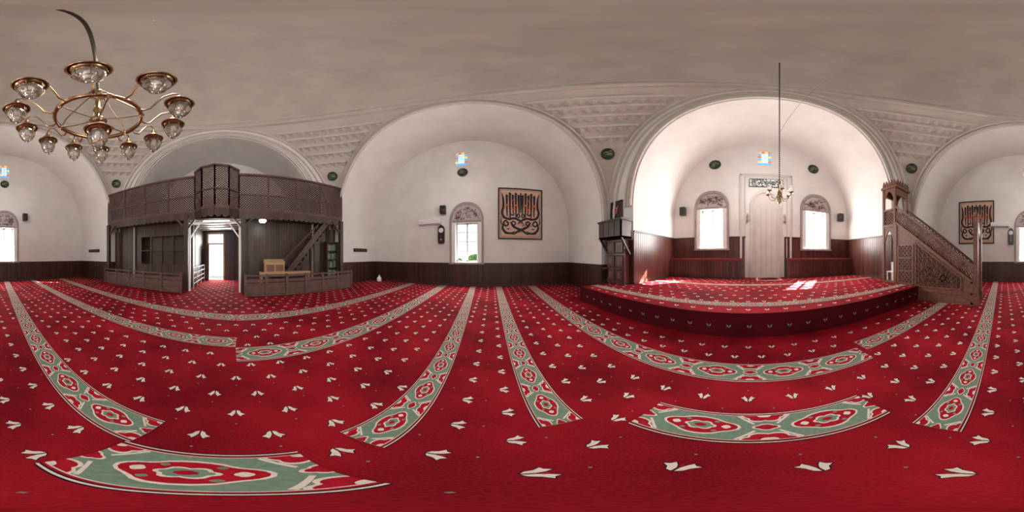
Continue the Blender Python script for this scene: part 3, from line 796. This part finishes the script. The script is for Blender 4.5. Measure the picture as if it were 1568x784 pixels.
for k in range(5):
    y=yb-.02+k*(yf-yb+.04)/5; w=(yf-yb+.04)/5
    W.prism([(y+.01,4.5),(y+w-.01,4.5),(y+w-.01,4.6),(y+w/2,4.75),(y+.01,4.6)],lambda u,z,t:(t,u,z),WM,xt-.06,xt-.02)
n=11
for i in range(n):
    x=.98+i*(xt-.98)/n; z=(i+1)*2.72/n-.02
    W.box(x,x+(xt-.98)/n,yb+.02,yf-.02,z-.25 if z>.3 else 0.002,z,WM)
W.box(xg-.03,xg+.05,yb,yf,2.3,2.45,WM)
m=12
for i in range(m):
    u0=-1+2*i/m;u1=-1+2*(i+1)/m;c=(yf+yb)/2;hw=(yf-yb)/2-.05;A=lambda u:2.0+.3*(1-abs(u)**1.6); Bz=lambda u:2.45+.3*(1-abs(u))
    W.prism([(c+u0*hw,A(u0)),(c+u1*hw,A(u1)),(c+u1*hw,Bz(u1)),(c+u0*hw,Bz(u0))],lambda u,z,t:(t,u,z),WM,xg-.02,xg+.03)
W.build('minbar')
W=B(T((4.18,-5.12,H_PLAT+.004)))
W.box(-.18,.18,-.17,.17,.40,.44,WHITE)
for x in (-.17,.13):
    for y in (-.16,.12): W.box(x,x+.04,y,y+.04,0,.40,WHITE)
W.box(-.18,.18,-.17,-.14,.44,.80,WHITE)
W.build('plastic_chair')

# ---------------------------------------------------------------- chandeliers
def lamp(W,x,y,z,s=1.0):
    q=lambda L:[(r*s,h*s) for r,h in L]
    W.lathe(q([(.0,.24),(.02,.235),(.03,.2),(.02,.18),(.045,.165),(.05,.13),(.075,.115),(.105,.075),(.112,.05),(.10,.03),(.08,.015)]),(x,y,z),BR,18)
    W.lathe(q([(.07,.02),(.085,-.02),(.092,-.07),(.085,-.12),(.06,-.17),(.035,-.2),(.03,-.23),(0,-.235)]),(x,y,z),GL,18)
    W.lathe(q([(.0,.02),(.028,0),(.036,-.05),(.03,-.09),(0,-.12)]),(x,y,z),WHITE,10)
    W.lathe(q([(.118,.06),(.130,.045),(.118,.03),(.108,.045),(.118,.06)]),(x,y,z),BR,18)
    W.lathe(q([(.062,-.165),(.066,-.172),(.058,-.182)]),(x,y,z),BR,14)
    for k in range(6):
        t=2*pi*k/6; W.tube([(x+s*r*cos(t),y+s*r*sin(t),z+s*h) for r,h in ((.098,.02),(.102,-.07),(.068,-.17))],.0045,BR,5)
c0=Vector((-1.157,-1.31,3.5))
W=B()
R1=.46; R2=.84
W.tube([(c0.x+R1*cos(t*2*pi/48),c0.y+R1*sin(t*2*pi/48),c0.z) for t in range(48)],.024,BR,10,True)
W.tube([(c0.x+R1*cos(t*2*pi/48),c0.y+R1*sin(t*2*pi/48),c0.z+.05) for t in range(48)],.012,BR,6,True)
for k in range(12):
    t=2*pi*(k+.5)/12; ca,sa=cos(t),sin(t)
    pts=[]
    for (r,z) in ((R1,0),(R1+.05,-.05),(R1+.11,-.03),(R1+.17,.10),(R1+.24,.24),(R1+.33,.31),(R2,.29),(R2,.2)):
        pts.append((c0.x+r*ca,c0.y+r*sa,c0.z+z))
    W.tube(pts,.012,BR,8)
    lamp(W,c0.x+R2*ca,c0.y+R2*sa,c0.z-.02,1.08)
for k in range(6):
    t=2*pi*k/6; ca,sa=cos(t),sin(t)
    W.tube([(c0.x+r*ca,c0.y+r*sa,c0.z+z) for r,z in ((R1,0),(R1*.85,.18),(R1*.5,.42),(.12,.62),(.05,.75))],.010,BR,8)
    W.tube([(c0.x+r*ca,c0.y+r*sa,c0.z+z) for r,z in ((R1,0),(R1*.6,-.04),(.06,-.02))],.009,BR,8)
    W.lathe([(0,.04),(.03,.02),(.035,0),(.02,-.04),(0,-.07)],(c0.x+R1*ca,c0.y+R1*sa,c0.z),BR,10)
W.lathe([(0,.95),(.02,.9),(.05,.86),(.03,.8),(.09,.76),(.12,.7),(.06,.62),(.03,.55),(.03,.3),(.06,.22),(.03,.15),(.03,.05),(.08,0),(.1,-.05),(.05,-.1),(.0,-.12)],tuple(c0),BR,16)
lamp(W,c0.x,c0.y,c0.z-.3,1.25)
top=Vector((-.37,-.7,14.75)); base=c0+Vector((0,0,.93)); n=150
W.tube([tuple(base),tuple(base.lerp(top,.5)),tuple(top)],.010,IRON,6)
for i in range(n):
    p=base.lerp(top,(i+.5)/n); W.lathe([(0,.03),(.024,.01),(.024,-.01),(0,-.03)],tuple(p),IRON,6)
W.build('chandelier')
W=B(); q=Vector((3.8,-.74,3.0))
W.tube([tuple(q+Vector((0,0,.4))),(3.8,-.74,10.9)],.008,IRON,6)
for i in range(110):
    z=q.z+.45+i*.07; W.lathe([(0,.022),(.019,.008),(.019,-.008),(0,-.022)],(q.x,q.y,z),IRON,6)
W.lathe([(0,.45),(.03,.4),(.05,.3),(.02,.22),(.06,.1),(.08,.02),(.04,-.05),(.06,-.12),(.0,-.2)],tuple(q),BR,14)
for k in range(6):
    t=2*pi*k/6; ca,sa=cos(t),sin(t)
    W.tube([(q.x+r*ca,q.y+r*sa,q.z+z) for r,z in ((.04,.05),(.12,-.06),(.22,-.05),(.28,.04),(.3,.1))],.009,BR,6)
    W.lathe([(0,-.02),(.05,0),(.06,.02),(.02,.03),(.012,.03)],(q.x+.3*ca,q.y+.3*sa,q.z+.1),BR,10)
    W.lathe([(.03,.03),(.055,.07),(.05,.12),(.025,.17),(.025,.2)],(q.x+.3*ca,q.y+.3*sa,q.z+.1),GL,10)
W.tube([(3.8,-.74,5.2),(3.2,-1.52,7.7),(2.6,-2.3,10.3),(1.88,-3.24,13.3)],.005,GREY,6)
W.build('small_chandelier')

# ---------------------------------------------------------------- outside
def hedge(x0,x1,y0,y1,h,seed):
    rng=random.Random(seed); W=B()
    for i in range(30):
        c=(rng.uniform(x0,x1),rng.uniform(y0,y1),rng.uniform(.3,h)); r=rng.uniform(.35,.7)
        rows=[]
        for p in range(7):
            th=pi*p/6; rows.append([(c[0]+r*sin(th)*cos(2*pi*k/10)*rng.uniform(.8,1.15)+.001,c[1]+r*sin(th)*sin(2*pi*k/10)*rng.uniform(.8,1.15),max(-.0,c[2]+r*cos(th))) for k in range(10)])
        W.grid(rows,LEAF,False,True)
    W.build('garden_hedge')
hedge(-4,1,10,10.6,1.5,1)

# ---------------------------------------------------------------- lights / world
w=bpy.data.worlds.new('world'); sc.world=w; w.use_nodes=True
bg=w.node_tree.nodes['Background']; bg.inputs[0].default_value=(.85,.93,1,1); bg.inputs[1].default_value=2.4
def area(name,loc,dirv,sx,sy,P,col=(1,.97,.93)):
    l=bpy.data.lights.new(name,'AREA'); l.shape='RECTANGLE'; l.size=sx; l.size_y=sy; l.energy=P; l.color=col
    o=bpy.data.objects.new(name,l); o.location=loc; o.rotation_euler=Vector(dirv).to_track_quat('-Z','Y').to_euler(); sc.collection.objects.link(o)
area('window_daylight_a',(-1.3,8.3,2.3),(0,-1,-.1),1.0,1.9,160)
area('window_daylight_b',(8.0,1.8,2.95),(-1,.1,-.15),1.0,1.9,230)
area('window_daylight_c',(8.0,-3.5,2.95),(-1,0,-.15),1.0,1.9,190)
area('window_daylight_d',(-1.5,-9.98,2.3),(0,1,-.1),1.0,1.9,160)
area('door_daylight',(-10.6,-1.3,1.6),(1,0,-.25),.95,2.6,150)
def point(name,loc,P,r,col=(1,.95,.9)):
    l=bpy.data.lights.new(name,'POINT'); l.energy=P; l.shadow_soft_size=r; l.color=col
    o=bpy.data.objects.new(name,l); o.location=loc; sc.collection.objects.link(o)
point('fill_light_a',(-1.5,-.8,5.6),285,.5,(1,.94,.86))  # added soft fill under the dome, no real fixture
point('fill_light_b',(6.0,-.8,4.6),115,.5,(1,.97,.94))  # added fill brightening the qibla recess, no lamp hangs here
point('fill_light_c',(-1.4,6.2,4.8),50,.5,(1,.96,.92)); point('fill_light_d',(-1.4,-8,4.8),50,.5,(1,.96,.92))  # added fills for the two side recesses, not real lamps
point('gallery_lamp',(-6.9,1.15,2.9),10,.1,(.85,1,.95))
s=bpy.data.lights.new('sun','SUN'); s.energy=130; s.angle=radians(.6); s.color=(1,.95,.88)
o=bpy.data.objects.new('sun',s); o.rotation_euler=Vector((-.6,.35,-.58)).to_track_quat('-Z','Y').to_euler(); sc.collection.objects.link(o)

# ---------------------------------------------------------------- camera
cam=bpy.data.cameras.new('camera'); cam.type='PANO'
try: cam.cycles.panorama_type='EQUIRECTANGULAR'
except Exception as e: print('pano',e)
try: cam.panorama_type='EQUIRECTANGULAR'
except Exception as e: pass
cam.clip_start=.05
co=bpy.data.objects.new('camera',cam); co.location=(0,0,1.55); co.rotation_euler=(pi/2,0,radians(-7)); sc.collection.objects.link(co)
sc.camera=co
